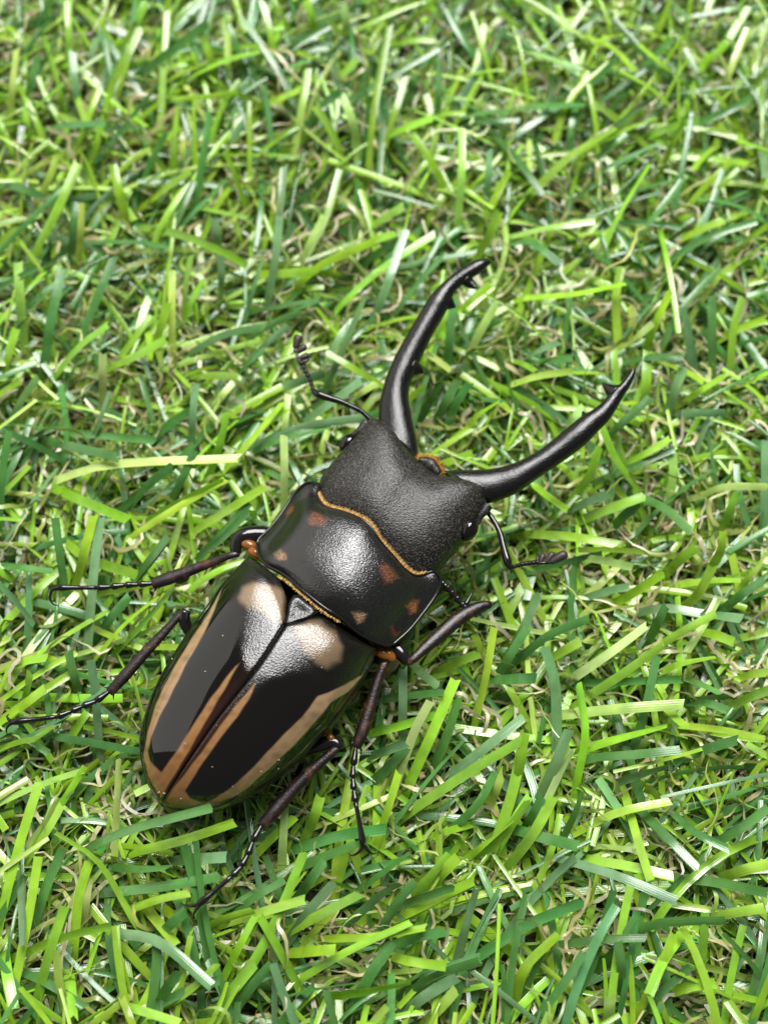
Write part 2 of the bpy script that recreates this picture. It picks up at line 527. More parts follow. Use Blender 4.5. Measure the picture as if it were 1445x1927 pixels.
# --- abdomen under the wing cases
vv = np.linspace(0, 1, 40); us = np.linspace(0, 1, 22)
lm, rm = spline(LM, vv), spline(RM, vv)
def belly(depth, lift, shrink):
    G = np.zeros((40, 22, 3))
    for i in range(40):
        c = (lm[i] + rm[i]) / 2
        a, b = c + (lm[i] - c) * shrink, c + (rm[i] - c) * shrink
        for j, u in enumerate(us):
            G[i, j] = a * (1 - u) + b * u
            e = math.sqrt(max(0, 1 - (2 * u - 1) ** 2)) * math.sin(math.pi * min(1, .12 + vv[i] * .85)) ** .5
            G[i, j, 2] += lift - depth * e
    return G
A, B = belly(3.4, -.55, .97), belly(.2, -.5, .97)
V = np.concatenate([A.reshape(-1, 3), B.reshape(-1, 3)])
part('abdomen', V, grid_faces(40, 22, 0, True) + grid_faces(40, 22, 880), M['belly'])

# --- scutellum
sc_out = c5([(805, 395), (822, 330), (832, 270), (868, 222), (925, 262), (985, 312), (950, 345), (880, 368)])
cen = sc_out.mean(0)
V = [P(cen[0], cen[1], 16.4)]; F = []
rings = [(.45, 16.45), (.72, 16.55), (.90, 16.5), (1.0, 16.1)]
for r, z in rings:
    for q in spline(np.c_[np.vstack([sc_out, sc_out[:1]]), np.zeros(len(sc_out) + 1)], 25)[:-1]:
        V.append(P(cen[0] + (q[0] - cen[0]) * r, cen[1] + (q[1] - cen[1]) * r, z))
for k in range(24):
    F.append((0, 1 + (k + 1) % 24, 1 + k))
    for r in range(3):
        a, b = 1 + r * 24 + k, 1 + r * 24 + (k + 1) % 24
        F.append((a, b, b + 24, a + 24))
part('scutellum', V, F, M['mandible'])

# --- pronotum
rear = [(484, 1024, 12.2), (489, 1047, 12.9), (503, 1065, 13.6), (528, 1078, 14.4), (547, 1091, 14.9), (579, 1119, 15.5), (611, 1144, 15.7), (643, 1164, 15.3), (662, 1182, 14.7), (684, 1198, 13.9), (706, 1208, 13.2), (726, 1214, 12.6), (741, 1212, 12.2)]
front = [(588, 908, 12.6), (599, 912, 13.0), (597, 931, 13.4), (605, 947, 13.9), (617, 956, 14.4), (643, 963, 15.1), (668, 972, 15.6), (694, 988, 15.9), (716, 1020, 15.6), (738, 1045, 15.0), (761, 1071, 14.1), (780, 1083, 13.5), (799, 1081, 13.0), (815, 1075, 12.8), (824, 1082, 12.6)]
leftS = [(484, 1024, 12.2), (488, 1014, 12.1), (500, 1003, 12.1), (519, 981, 12.1), (538, 955, 12.1), (554, 930, 12.2), (573, 912, 12.4), (588, 908, 12.6)]
rightS = [(741, 1212, 12.2), (770, 1186, 12.1), (796, 1154, 12.1), (815, 1128, 12.1), (826, 1109, 12.2), (829, 1093, 12.4), (824, 1082, 12.6)]
us = np.linspace(0, 1, 150); us = .5 - .5 * np.cos(us * math.pi) * 1.0; us = us * .6 + np.linspace(0, 1, 150) * .4
vv = np.linspace(0, 1, 110)
G = coons(curve(rear), curve(front), curve(leftS), curve(rightS), us, vv)
a = np.abs(2 * us - 1); b = np.abs(2 * vv - 1)
dome = (np.clip(1 - a ** 2.9, 0, 1) ** .85)[None] * (np.clip(1 - b ** 3.0, 0, 1) ** .95)[:, None]
flank = (np.exp(-((a - .80) / .12) ** 2))[None] * (np.clip(1 - b ** 2, 0, 1))[:, None]
G[..., 2] += 1.75 * dome - .40 * flank
V, F, ntop = closed_shield(G, 2.2)
px = proj(V)
C = np.tile(np.array([.0050, .0047, .0043]), (len(V), 1))
SP = [([(518, 252), (570, 268), (628, 305), (590, 342), (508, 350), (492, 320)], (.125, .042, .018)),
      ([(390, 222), (420, 226), (412, 270), (370, 290), (366, 262)], (.13, .042, .012)),
      ([(303, 515), (350, 478), (374, 510), (372, 555), (328, 550)], (.30, .17, .08)),
      ([(757, 858), (800, 852), (848, 865), (832, 907), (793, 920)], (.33, .21, .125)),
      ([(915, 588), (958, 558), (1000, 600), (1048, 650), (1000, 684), (955, 684), (926, 640)], (.12, .042, .020)),
      ([(1072, 820), (1120, 783), (1160, 788), (1142, 852), (1108, 868)], (.18, .065, .020)),
      ([(983, 935), (1005, 928), (1020, 968), (1052, 962), (1020, 1008), (998, 1003)], (.10, .022, .010))]
for poly, c in SP:
    k = mask(px + wobble(px * 2, 1.2), c4(poly), 5.5, 2.0)[:, None] * .9
    C = C * (1 - k) + np.array(c) * k
# the flank towards the hind corner of one side is polished, the disc is shagreened
pol = np.maximum(mask(px, c4([(150, 500), (300, 160), (520, 60), (560, 250), (480, 420), (430, 560), (640, 820), (480, 760), (300, 620)]), 22), .25 * mask(px, c4([(1120, 700), (1300, 600), (1320, 760), (1010, 1080), (950, 1000)]), 20)) * .62
part('pronotum', V, F, M['pronotum'], attrs={'pigment': C, 'gloss': pol})
pron = [o for o in beetle.children if o.name.startswith('pronotum')][0]
ring = np.concatenate([spline(curve(rear), 70), spline(curve(rightS), 40)[1:], spline(curve(front), 90)[::-1][1:], spline(curve(leftS), 40)[::-1][1:]])
ring[:, 2] += .05
V, F = tube(ring, np.full(len(ring), .17), 8)
part('raised_rim', V, F, M['gloss'], pron)

def bristles(name, line, dirs, n, length, mat, parent, width=.05, lift=.0, spread=.25):
    """A fringe of fine hairs along a 3D line."""
    L = spline(line, n); Dn = spline(dirs, n, False) if len(dirs) > 1 else np.tile(dirs, (n, 1))
    V, F, sh = [], [], []
    for i in range(n):
        d = Dn[i] + rng.normal(0, spread, 3) * np.array([1, 1, .6]); d /= np.linalg.norm(d)
        l = length * rng.uniform(.45, 1.25)
        t = np.cross(d, [0, 0, 1]); t /= np.linalg.norm(t) + 1e-9
        u = np.cross(t, d)
        p0 = L[i] + rng.normal(0, .03, 3); s = rng.uniform(0, 1)
        o = len(V)
        for k, (f, w) in enumerate(((0, 1), (.55, .8), (1, .15))):
            q = p0 + d * l * f + np.array([0, 0, lift]) * f
            for a in range(3):
                an = a * 2.0944
                V.append(q + (t * math.cos(an) + u * math.sin(an)) * width * w); sh.append(s)
        for k in range(2):
            for a in range(3):
                b = (a + 1) % 3
                F.append((o + k * 3 + a, o + k * 3 + b, o + k * 3 + 3 + b, o + k * 3 + 3 + a))
    ob = part(name, V, F, mat, parent, {'shade': sh}, False)
    ob['kind'] = 'stuff'
    return ob

# golden fringe where the head meets the pronotum
fr = front[2:13]
line = curve([(x + 1, y - 2, z + .12) for x, y, z in fr])
fwd = P(815, 870, 15) - P(560, 1160, 15); fwd /= np.linalg.norm(fwd)
bristles('golden_fringe', line, np.array([fwd + [0, 0, .10]]), 900, .42, M['gold_hair'], pron, .026, .0, .15)
rl = curve([(x - 3, y + 5, z - .1) for x, y, z in rear[3:8]])
bristles('golden_fringe', rl, np.array([-fwd + [0, 0, -.1]]), 200, .24, M['gold_hair'], pron, .045, .0, .2)

# --- head
hr = [(604, 926, 12.3), (606, 958, 12.8), (630, 974, 13.3), (656, 984, 13.9), (684, 1000, 14.3), (706, 1034, 14.0), (728, 1062, 13.5), (755, 1088, 13.0), (785, 1098, 12.5), (812, 1086, 12.2), (822, 1077, 12.0)]
hf = [(692, 792, 12.9), (700, 787, 13.2), (716, 791, 13.5), (735, 804, 13.8), (752, 826, 14.0), (768, 847, 14.0), (784, 863, 13.9), (800, 874, 13.7), (818, 889, 13.7), (835, 894, 13.9), (859, 898, 14.1), (887, 907, 14.0), (903, 917, 13.7), (911, 934, 13.4), (917, 950, 12.9)]
hl = [(604, 926, 12.3), (600, 914, 12.3), (605, 898, 12.4), (617, 881, 12.5), (634, 861, 12.6), (646, 847, 12.7), (662, 832, 12.8), (678, 812, 12.9), (686, 800, 12.9), (692, 792, 12.9)]
hrr = [(822, 1077, 12.0), (836, 1060, 12.2), (851, 1042, 12.4), (862, 1028, 12.5), (874, 1016, 12.6), (884, 1000, 12.7), (894, 984, 12.8), (904, 970, 12.8), (914, 959, 12.9), (917, 950, 12.9)]
us = np.linspace(0, 1, 120); us = us * .45 + (.5 - .5 * np.cos(us * math.pi)) * .55
vv = np.linspace(0, 1, 100); vv = vv * .45 + (.5 - .5 * np.cos(vv * math.pi)) * .55
G = coons(curve(hr), curve(hf), curve(hl), curve(hrr), us, vv)
a = np.abs(2 * us - 1); b = np.abs(2 * vv - 1)
dome = (np.clip(1 - a ** 3.4, 0, 1) ** .55)[None] * np.where(vv < .5, np.clip(1 - b ** 2.4, 0, 1) ** 1.0, np.clip(1 - b ** 3.6, 0, 1) ** .6)[:, None]
UU, VV = np.meshgrid(us, vv)
hollow = np.exp(-((UU - .5) / .2) ** 2 - ((VV - .93) / .22) ** 2)
G[..., 2] += 1.75 * dome - .55 * hollow - .12 * np.exp(-((UU - .5) / .25) ** 2 - ((VV - .45) / .2) ** 2)
V, F, ntop = closed_shield(G, 2.6)
head = part('head', V, F, M['head'])

side = np.cross(fwd, [0, 0, 1]); side /= np.linalg.norm(side)
AXES = np.array([side, fwd, [0, 0, 1]])
e_dir = P(893, 972, 13) - P(872, 1016, 13)
V, F = ellipsoid(P(882, 996, 13.25), frame(e_dir), (.92, 1.34, .95)); part('eye', V, F, M['eye'], head)
e_dir = P(672, 816, 13) - P(645, 846, 13)
V, F = ellipsoid(P(656, 834, 12.9), frame(e_dir), (.85, 1.2, .8)); part('eye', V, F, M['eye'], head)
# canthus: the ridge that borders each eye in front
for pts in ([(917, 952, 13.2), (911, 962, 13.2), (903, 972, 13.1), (899, 986, 12.9)], [(690, 795, 13.1), (680, 808, 13.0), (668, 817, 12.9), (655, 823, 12.7)]):
    V, F = tube(spline(curve(pts), 14), np.interp(np.linspace(0, 1, 14), [0, .4, 1], [.55, .45, .2]), 10)
    part('eye_ridge', V, F, M['head'], head)
# upper lip with its orange brush
lab = [(786, 866, 13.3), (795, 862, 13.2), (809, 863, 13.1), (822, 872, 13.1), (829, 884, 13.2), (826, 894, 13.4)]
V, F = tube(spline(curve([(788, 866, 13.3), (806, 872, 13.2), (828, 892, 13.3)]), 12), np.interp(np.linspace(0, 1, 12), [0, .5, 1], [.35, .75, .35]), 12)
part('upper_lip', V, F, M['head'], head)
outd = np.array([P(786, 855, 13) - P(792, 866, 13), P(806, 850, 13) - P(804, 868, 13), P(826, 862, 13) - P(812, 876, 13), P(840, 878, 13) - P(824, 886, 13)])
outd /= np.linalg.norm(outd, axis=1)[:, None]
bristles('orange_brush', curve(lab), outd, 170, .62, M['orange_hair'], head, .042, .05, .26)

# --- mandibles
def mandible(st, zs, teeth):
    n = 90
    O = spline([P(o[0], o[1], z) for (o, i), z in zip(st, zs)], n)
    I = spline([P(i[0], i[1], z) for (o, i), z in zip(st, zs)], n)
    # keep the stations of both edges together: resample by the stations' own parameter
    k = np.linspace(0, len(st) - 1, n)
    def by_station(E):
        E = np.array(E); m = len(E); ext = np.concatenate([[2 * E[0] - E[1]], E, [2 * E[-1] - E[-2]]]); out = []
        for q in k:
            i = min(int(q), m - 2); t = q - i; p0, p1, p2, p3 = ext[i:i + 4]
            out.append(.5 * ((2 * p1) + (p2 - p0) * t + (2 * p0 - 5 * p1 + 4 * p2 - p3) * t * t + (3 * p1 - p0 - 3 * p2 + p3) * t ** 3))
        return np.array(out)
    O = by_station([P(o[0], o[1], z) for (o, i), z in zip(st, zs)])
    I = by_station([P(i[0], i[1], z) for (o, i), z in zip(st, zs)])
    ns = 20; V, F = [], []
    for q in range(n):
        c = (O[q] + I[q]) / 2; h = (O[q] - I[q]) / 2 * 1.02; w = np.linalg.norm(h)
        th = min(w * .86, 1.15)
        for s in range(ns):
            a = 2 * math.pi * s / ns
            V.append(c + h * math.cos(a) + np.array([0, 0, 1]) * math.sin(a) * th)
    for q in range(n - 1):
        for s in range(ns):
            s2 = (s + 1) % ns
            F.append((q * ns + s, q * ns + s2, (q + 1) * ns + s2, (q + 1) * ns + s))
    F.append(tuple(range(ns))); F.append(tuple((n - 1) * ns + s for s in range(ns - 1, -1, -1)))
    ob = part('mandible', V, F, M['mandible'])
    for pts, rad in teeth:
        L = spline(curve(pts), 14)
        V, F = tube(L, 1.22 * np.interp(np.linspace(0, 1, 14), np.linspace(0, 1, len(rad)), rad), 12)
        part('tooth', V, F, M['mandible'], ob)
    return ob
stL = [((712, 805), (787, 868)), ((713, 782), (785, 838)), ((714, 760), (776, 795)), ((719, 738), (769, 757)), ((724, 718), (769, 734)), ((729, 704), (773, 718)), ((736, 688), (780, 703)), ((743, 672), (788, 684)), ((764, 634), (801, 655)), ((781, 605), (817, 624)), ((796, 579), (833, 597)), ((806, 563), (842, 580)), ((816, 550), (850, 562)), ((834, 532), (858, 546)), ((857, 513), (873, 533)), ((880, 498), (890, 521)), ((894, 491), (901, 514)), ((905, 488), (911, 506)), ((915, 487.5), (919, 499)), ((922, 490), (923.5, 494))]
zL = [12.6, 12.7, 12.8, 12.9, 13.0, 13.1, 13.2, 13.3, 13.6, 13.9, 14.1, 14.3, 14.4, 14.6, 14.8, 15.0, 15.1, 15.2, 15.2, 15.3]
teethL = [([(876, 526, 14.7), (884, 533, 14.6), (891, 538, 14.7), (897, 543, 14.9)], [.60, .48, .32, .06]),
          ([(836, 566, 14.2), (844, 571, 14.2), (851, 575, 14.2), (857, 578, 14.2)], [.85, .68, .42, .08]),
          ([(774, 690, 13.2), (782, 694, 13.1), (790, 698, 13.1), (796, 702, 13.1)], [.9, .68, .42, .08])]
mandible(stL, zL, teethL)['label'] = 'jaw with three teeth along its inner edge'
stR = [((905, 938), (836, 888)), ((916, 946), (862, 886)), ((933, 943), (893, 886)), ((951, 936), (923, 884)), ((975, 925), (951, 878)), ((1005, 904), (978, 868)), ((1042, 879), (1010, 851)), ((1072, 858), (1038, 830)), ((1103, 834), (1068, 805)), ((1127, 809), (1093, 785)), ((1145, 791), (1113, 773)), ((1160, 768), (1131, 759)), ((1168, 754), (1141, 747)), ((1175, 742), (1149, 736)), ((1183, 730), (1162, 726)), ((1190.5, 715), (1174, 714)), ((1194.5, 703), (1184, 701)), ((1193, 693), (1188.5, 693))]
zR = [12.6, 12.7, 12.8, 12.9, 13.1, 13.3, 13.6, 13.8, 14.1, 14.3, 14.5, 14.7, 14.8, 14.9, 15.0, 15.1, 15.2, 15.3]
teethR = [([(1156, 739, 14.8), (1147, 733, 14.8), (1140, 727, 14.8), (1133, 720, 14.9)], [.8, .55, .32, .05]),
          ([(1104, 788, 14.2), (1099, 781, 14.2), (1097, 777, 14.2), (1096, 774, 14.2)], [.5, .34, .2, .06])]
mandible(stR, zR, teethR)['label'] = 'jaw with a sharp tooth near its tip'

# --- antennae
PXMM = 18.5
def antenna(scape, srad, fun, club):
    base = P(*scape[0])
    an = empty('antenna', base, beetle)
    L = spline(curve(scape), 24)
    V, F = tube(L, np.interp(np.linspace(0, 1, 24), np.linspace(0, 1, len(srad)), srad), 12)
    part('scape', V, F, M['gloss'], an)
    fl = spline(curve(fun), 7)
    items = []
    for i in range(len(fl)):
        d = fl[min(i + 1, 6)] - fl[max(i - 1, 0)]
        items.append(ellipsoid(fl[i], frame(d), (.23 + .012 * i, .36, .22), 10, 7))
    items.append(tube(spline(fl, 16), np.full(16, .13), 8))
    items.append(tube(spline([fl[-1]] + [P(*c[0]) for c in club], 12), np.full(12, .17), 8))
    V, F = join(items); part('funicle', V, F, M['gloss'], an)
    for c, tip, r in club:
        a, b = P(*c), P(*tip)
        mid = (a + b) / 2
        r *= .84; L = spline([a, mid + [0, 0, .05], b], 12)
        V, F = tube(L, np.interp(np.linspace(0, 1, 12), [0, .35, .75, .93, 1], [r * .6, r * .8, r, r * .85, r * .4]), 12, .9)
        part('club_leaf', V, F, M['club'], an)
    return an
antenna([(700, 793, 12.2), (694, 787, 12.3), (680, 774, 12.5), (662, 765, 12.7), (639, 755, 12.9), (616, 748, 13.0), (597, 741, 13.0), (590, 735, 12.9)], [.3, .27, .27, .28, .32, .36, .46, .28],
        [(588, 731, 12.9), (584, 716, 12.8), (578, 704, 12.8), (572, 692, 12.7), (567, 683, 12.7)],
        [((566, 684, 12.6), (582, 677, 12.6), .24), ((562, 676, 12.6), (581, 668, 12.6), .44), ((558, 664, 12.6), (576, 651, 12.7), .46), ((556, 655, 12.6), (563, 631, 12.8), .62)])
antenna([(908, 952, 12.2), (914, 960, 12.3), (929, 980, 12.4), (941, 1004, 12.5), (947, 1028, 12.6), (954, 1053, 12.6), (959, 1067, 12.5), (966, 1067, 12.5)], [.3, .26, .27, .29, .33, .38, .46, .25],
        [(968, 1066, 12.5), (982, 1062, 12.5), (993, 1060, 12.6), (1003, 1059, 12.6), (1011, 1058, 12.6)],
        [((1010, 1060, 12.6), (1011, 1048, 12.6), .22), ((1016, 1060, 12.6), (1022, 1043, 12.6), .42), ((1027, 1059, 12.6), (1041, 1040, 12.7), .46), ((1036, 1058, 12.6), (1066, 1041, 12.8), .60)])

# --- legs
def leg(root_px, femur, frad, tibia, trad, tarsus, claws, spurs=(), trochanter=None, tsize=.6, label=None):
    lg = empty('leg', P(*root_px), beetle)
    if label: lg['label'] = label
    L = spline(curve(femur), 20)
    V, F = tube(L, np.interp(np.linspace(0, 1, 20), np.linspace(0, 1, len(frad)), frad), 14, .9)
    part('femur', V, F, M['gloss'], lg)
    L = spline(curve(tibia), 30)
    tr = np.interp(np.linspace(0, 1, 30), np.linspace(0, 1, len(trad)), trad)
    V, F = tube(L, tr, 14, .62, True, [1, .93, 1.0, .90, 1.0, .93, 1.0])
    tb = part('tibia', V, F, M['tibia'], lg)
    # small teeth along both edges of the shin
    rs = np.random.default_rng(int(tr[3] * 1e5) % 9973)
    teeth = []
    for q in range(5, 28, 2):
        d = L[q + 1] - L[q - 1]; d /= np.linalg.norm(d); sd = np.cross(d, [0, 0, 1]); sd /= np.linalg.norm(sd)
        sg = 1 if rs.random() < .5 else -1
        p0 = L[q] + sd * sg * tr[q] * .85
        teeth.append(tube([p0, p0 + sd * sg * .14 + d * .12, p0 + sd * sg * .22 + d * .30], [.07, .05, .012], 5))
    v, f = join(teeth); ob = part('bristles', v, f, M['gloss'], lg); ob['kind'] = 'stuff'
    for a, b, r in spurs:
        q = spline(np.array([P(*a), (P(*a) + P(*b)) / 2, P(*b)]), 8)
        V, F = tube(q, np.linspace(r, .03, 8), 8); part('spur', V, F, M['gloss'], lg)
    ts = curve(tarsus); items = []
    nseg = len(ts) - 1
    for i in range(nseg):
        a, b = ts[i], ts[i + 1]
        last = i == nseg - 1
        q = np.array([a * (1 - t) + b * t for t in np.linspace(0, 1, 8)])
        r = np.array([.18, .21, .24, .27, .31, .36, .38, .24]) * (tsize / .6)
        if last: r = np.array([.19, .22, .23, .23, .25, .30, .36, .28]) * (tsize / .6)
        items.append(tube(q, r, 10))
        if not last:
            d = b - a; d /= np.linalg.norm(d); s = np.cross(d, [0, 0, 1])
            for sg in (-1, 1):
                items.append(tube([b - d * .1, b + d * .16 + s * sg * .18, b + d * .38 + s * sg * .33 - [0, 0, .1]], [.06, .045, .01], 5))
    V, F = join(items); part('tarsus', V, F, M['gloss'], lg)
    for c in claws:
        L = spline(curve(c), 14)
        V, F = tube(L, np.linspace(.22, .035, 14) * (tsize / .6), 8); part('claw', V, F, M['gloss'], lg)
    if trochanter:
        c, d, r = trochanter
        V, F = ellipsoid(P(*c), frame(P(*d) - P(*c)), r); part('trochanter', V, F, M['amber'], lg)
    return lg
# front leg on the far side of the wing-case pattern
leg((500, 1010, 10.6), [(520, 1012, 10.6), (495, 1006, 10.8), (465, 1008, 10.9), (449, 1016, 10.9), (444, 1032, 10.9), (447, 1043, 10.8)], [.8, .95, .98, .92, .75, .5],
    [(450, 1042, 11.0), (436, 1044, 11.1), (410, 1054, 10.6), (370, 1069, 10.0), (330, 1084, 9.6), (302, 1094, 9.4), (288, 1098, 9.3)], [.36, .42, .50, .58, .66, .72, .62],
    [(290, 1098, 9.3), (262, 1100, 9.3), (236, 1101, 9.4), (210, 1104, 9.4), (184, 1106, 9.4), (104, 1106, 9.3)],
    [[(108, 1106, 9.3), (98, 1112, 9.3), (95, 1126, 9.0), (101, 1137, 8.7), (111, 1140, 8.5)], [(106, 1105, 9.3), (99, 1102, 9.0), (95, 1103, 8.4), (96, 1110, 8.0)]],
    [((294, 1090, 9.4), (278, 1084, 9.4), .16), ((296, 1104, 9.3), (289, 1116, 9.2), .16), ((330, 1079, 9.7), (322, 1075, 9.7), .1), ((360, 1068, 9.9), (353, 1064, 9.9), .09)],
    ((469, 1026, 11.0), (490, 1034, 11.0), (.62, 1.0, .55)), .62)
# middle leg, same side
leg((370, 1180, 9.5), [(385, 1195, 9.4), (362, 1190, 9.6), (350, 1176, 10.0), (347, 1160, 10.4), (349, 1150, 10.5)], [.7, .68, .62, .62, .58],
    [(349, 1149, 10.6), (338, 1158, 10.6), (310, 1189, 10.3), (270, 1232, 9.9), (235, 1272, 9.6), (215, 1294, 9.4), (206, 1302, 9.3)], [.38, .42, .50, .56, .60, .62, .50],
    [(207, 1301, 9.3), (182, 1319, 9.2), (156, 1329, 9.2), (136, 1338, 9.1), (109, 1349, 9.1), (22, 1359, 9.0)],
    [[(26, 1359, 9.0), (18, 1364, 9.0), (13, 1372, 8.8), (14, 1382, 8.5)], [(26, 1358, 9.0), (18, 1355, 9.0), (14, 1348, 8.8), (18, 1344, 8.5)]],
    [((210, 1294, 9.4), (196, 1294, 9.3), .13), ((214, 1304, 9.3), (214, 1317, 9.2), .13), ((243, 1268, 9.7), (247, 1277, 9.6), .08)], None, .62)
# front leg beside the two dark red spots, foot tucked back under the pronotum
leg((735, 1225, 10.8), [(715, 1212, 10.6), (738, 1218, 10.8), (752, 1226, 10.9), (763, 1240, 10.9), (768, 1246, 10.8)], [.9, .85, .80, .72, .5],
    [(765, 1245, 11.0), (776, 1241, 11.2), (800, 1219, 11.1), (830, 1192, 10.9), (860, 1166, 10.7), (890, 1147, 10.5), (912, 1138, 10.4), (924, 1139, 10.3)], [.42, .50, .64, .72, .76, .74, .62, .34],
    [(880, 1146, 10.4), (868, 1136, 10.2), (858, 1124, 10.1), (849, 1114, 10.0), (841, 1105, 9.9), (826, 1090, 9.7)],
    [[(828, 1092, 9.7), (820, 1086, 9.6), (812, 1088, 9.3)]],
    [((876, 1138, 10.5), (889, 1113, 10.6), .30), ((905, 1146, 10.4), (903, 1159, 10.3), .12), ((880, 1160, 10.5), (884, 1170, 10.4), .11), ((866, 1170, 10.6), (868, 1181, 10.5), .10), ((852, 1182, 10.7), (856, 1190, 10.6), .09), ((838, 1194, 10.8), (841, 1201, 10.7), .08), ((912, 1136, 10.4), (927, 1132, 10.4), .2), ((894, 1151, 10.4), (897, 1163, 10.3), .1)],
    ((731, 1231, 11.0), (744, 1248, 11.0), (.62, 1.0, .6)), .7)
# middle leg beside it, pointing to the tail
leg((720, 1240, 10.3), [(700, 1232, 10.0), (712, 1236, 10.3), (722, 1240, 10.6), (728, 1247, 10.7)], [.8, .78, .72, .55],
    [(726, 1244, 10.8), (721, 1254, 10.8), (708, 1290, 10.5), (696, 1330, 10.2), (683, 1372, 9.9), (674, 1396, 9.7), (670, 1406, 9.6)], [.44, .48, .54, .60, .62, .66, .5],
    [(670, 1404, 9.6), (665, 1440, 9.4), (664, 1464, 9.3), (666, 1486, 9.2), (669, 1508, 9.1), (684, 1592, 8.4)],
    [[(684, 1590, 8.4), (676, 1602, 8.3), (664, 1610, 8.1), (655, 1606, 7.9)], [(685, 1590, 8.4), (692, 1600, 8.3), (702, 1607, 8.1), (709, 1604, 7.9)]],
    [((664, 1398, 9.7), (652, 1406, 9.6), .13), ((678, 1404, 9.6), (680, 1420, 9.5), .14), ((664, 1396, 9.7), (658, 1416, 9.5), .12), ((676, 1370, 9.9), (669, 1374, 9.8), .09)], None, .6)
V, F = ellipsoid(P(716, 1227, 11.2), frame(P(735, 1240, 11) - P(706, 1222, 11)), (.62, 1.25, .55)); part('soft_joint', V, F, M['amber'])
V, F = ellipsoid(P(483, 1042, 11.4), frame(P(470, 1036, 11) - P(492, 1046, 11)), (.55, 1.0, .5)); part('soft_joint', V, F, M['amber'])
# hind leg
leg((590, 1410, 9.3), [(560, 1414, 9.0), (582, 1409, 9.3), (605, 1402, 9.6), (624, 1396, 9.8), (635, 1400, 9.9), (637, 1408, 9.9)], [.7, .72, .74, .74, .66, .5],
    [(637, 1402, 10.0), (628, 1413, 10.0), (604, 1434, 9.8), (570, 1466, 9.5), (535, 1504, 9.2), (505, 1540, 9.0), (492, 1553, 8.9)], [.42, .48, .56, .62, .66, .70, .5],
    [(494, 1550, 8.9), (476, 1583, 8.9), (467, 1608, 8.9), (455, 1630, 8.9), (438, 1648, 8.9), (374, 1702, 8.7)],
    [[(378, 1699, 8.7), (366, 1704, 8.6), (352, 1704, 8.4), (340, 1700, 8.1)], [(377, 1700, 8.7), (370, 1711, 8.6), (365, 1720, 8.4), (366, 1730, 8.1)]],
    [((500, 1538, 9.0), (486, 1538, 9.0), .1), ((500, 1552, 8.9), (496, 1566, 8.9), .13), ((488, 1548, 8.9), (478, 1562, 8.9), .12)],
    ((622, 1388, 10.2), (630, 1396, 10.2), (.35, .5, .3)), .62)

# ------------------------------------------------------------------ how low the beetle presses the grass
ALLB = np.concatenate(BV)
CELL, X0, Y0, NX, NY = .6, -130.0, -110.0, 434, 500
cap = np.full((NY, NX), 60.0)
ix = np.clip(((ALLB[:, 0] - X0) / CELL).astype(int), 0, NX - 1); iy = np.clip(((ALLB[:, 1] - Y0) / CELL).astype(int), 0, NY - 1)
np.minimum.at(cap, (iy, ix), ALLB[:, 2] - .45)
for it in range(18):
    for dy, dx, d in ((0, 1, 1), (0, -1, 1), (1, 0, 1), (-1, 0, 1), (1, 1, 1.41), (1, -1, 1.41), (-1, 1, 1.41), (-1, -1, 1.41)):
        sh = np.roll(np.roll(cap, dy, 0), dx, 1)
        cap = np.minimum(cap, sh + 1.8 * d * CELL)
def cap_at(p):
    i = np.clip(((p[..., 0] - X0) / CELL).astype(int), 0, NX - 1); j = np.clip(((p[..., 1] - Y0) / CELL).astype(int), 0, NY - 1)
    return cap[j, i]

# ------------------------------------------------------------------ grass
LIME = np.array([.272, .50, .036]); DARK = np.array([.082, .235, .056]); PALE = np.array([.40, .58, .13]); TEAL = np.array([.15, .31, .135])
KIND = {'l': LIME, 'd': DARK, 'p': PALE, 't': TEAL}

def ribbon(path, width, sidev, fold):
    """path (k,3) -> verts (k*3,3), folded a little along the midline."""
    T = np.gradient(path, axis=0); T /= np.linalg.norm(T, axis=1)[:, None] + 1e-9
    s = sidev - (sidev * T).sum(1)[:, None] * T; s /= np.linalg.norm(s, axis=1)[:, None] + 1e-9
    n = np.cross(s, T); n *= np.where(n[:, 2] < 0, -1, 1)[:, None]
    w = np.asarray(width)[:, None] / 2
    return np.stack([path - s * w, path + n * fold, path + s * w], 1).reshape(-1, 3)

def ribbon_quads(k, off=0):
    q = []
    for i in range(k - 1):
        for j in range(2):
            a = off + i * 3 + j; q.append((a, a + 1, a + 4, a + 3))
    return q

HERO = []
def crop(x0, y0, s, text):
    for ln in text.strip().split('|'):
        t = ln.split(); v = [float(q) for q in t[1:7]]
        HERO.append((t[0], [(x0 + v[2 * i] / s, y0 + v[2 * i + 1] / s) for i in range(3)]))
crop(0, 1420, 3.01, "l 790 545 1050 480 1330 385|l 755 930 560 610 320 445|p 650 570 665 250 675 20|l 80 1150 350 1040 630 970|l 200 1440 280 1130 365 870|d 170 1050 260 760 360 530|l 160 590 270 430 350 290|d 100 1220 280 1300 480 1430|p 390 1500 340 1300 320 1110|t 620 1010 900 1060 1200 1310|d 1190 1200 1130 850 1050 510|l 830 870 930 990 1000 1080|l 900 850 1000 930 1090 1020|l 755 870 920 815 1080 785|d 520 790 900 750 1250 690|p 470 980 480 850 500 690|l 420 1100 450 800 510 600|l 650 1410 800 1450 1020 1520|l 1160 980 1300 920 1445 880|l 1200 1500 1330 1320 1445 1180|l 1290 1220 1370 1060 1445 920|d 900 1420 950 1320 1010 1230|l 390 1220 405 1340 415 1480|t 115 640 125 860 130 1080|d 900 1030 970 960 1050 890|l 930 1420 1080 1330 1240 1180|t 1000 600 1130 590 1280 580|l 20 1060 40 1230 80 1440|d 660 640 800 650 970 640")
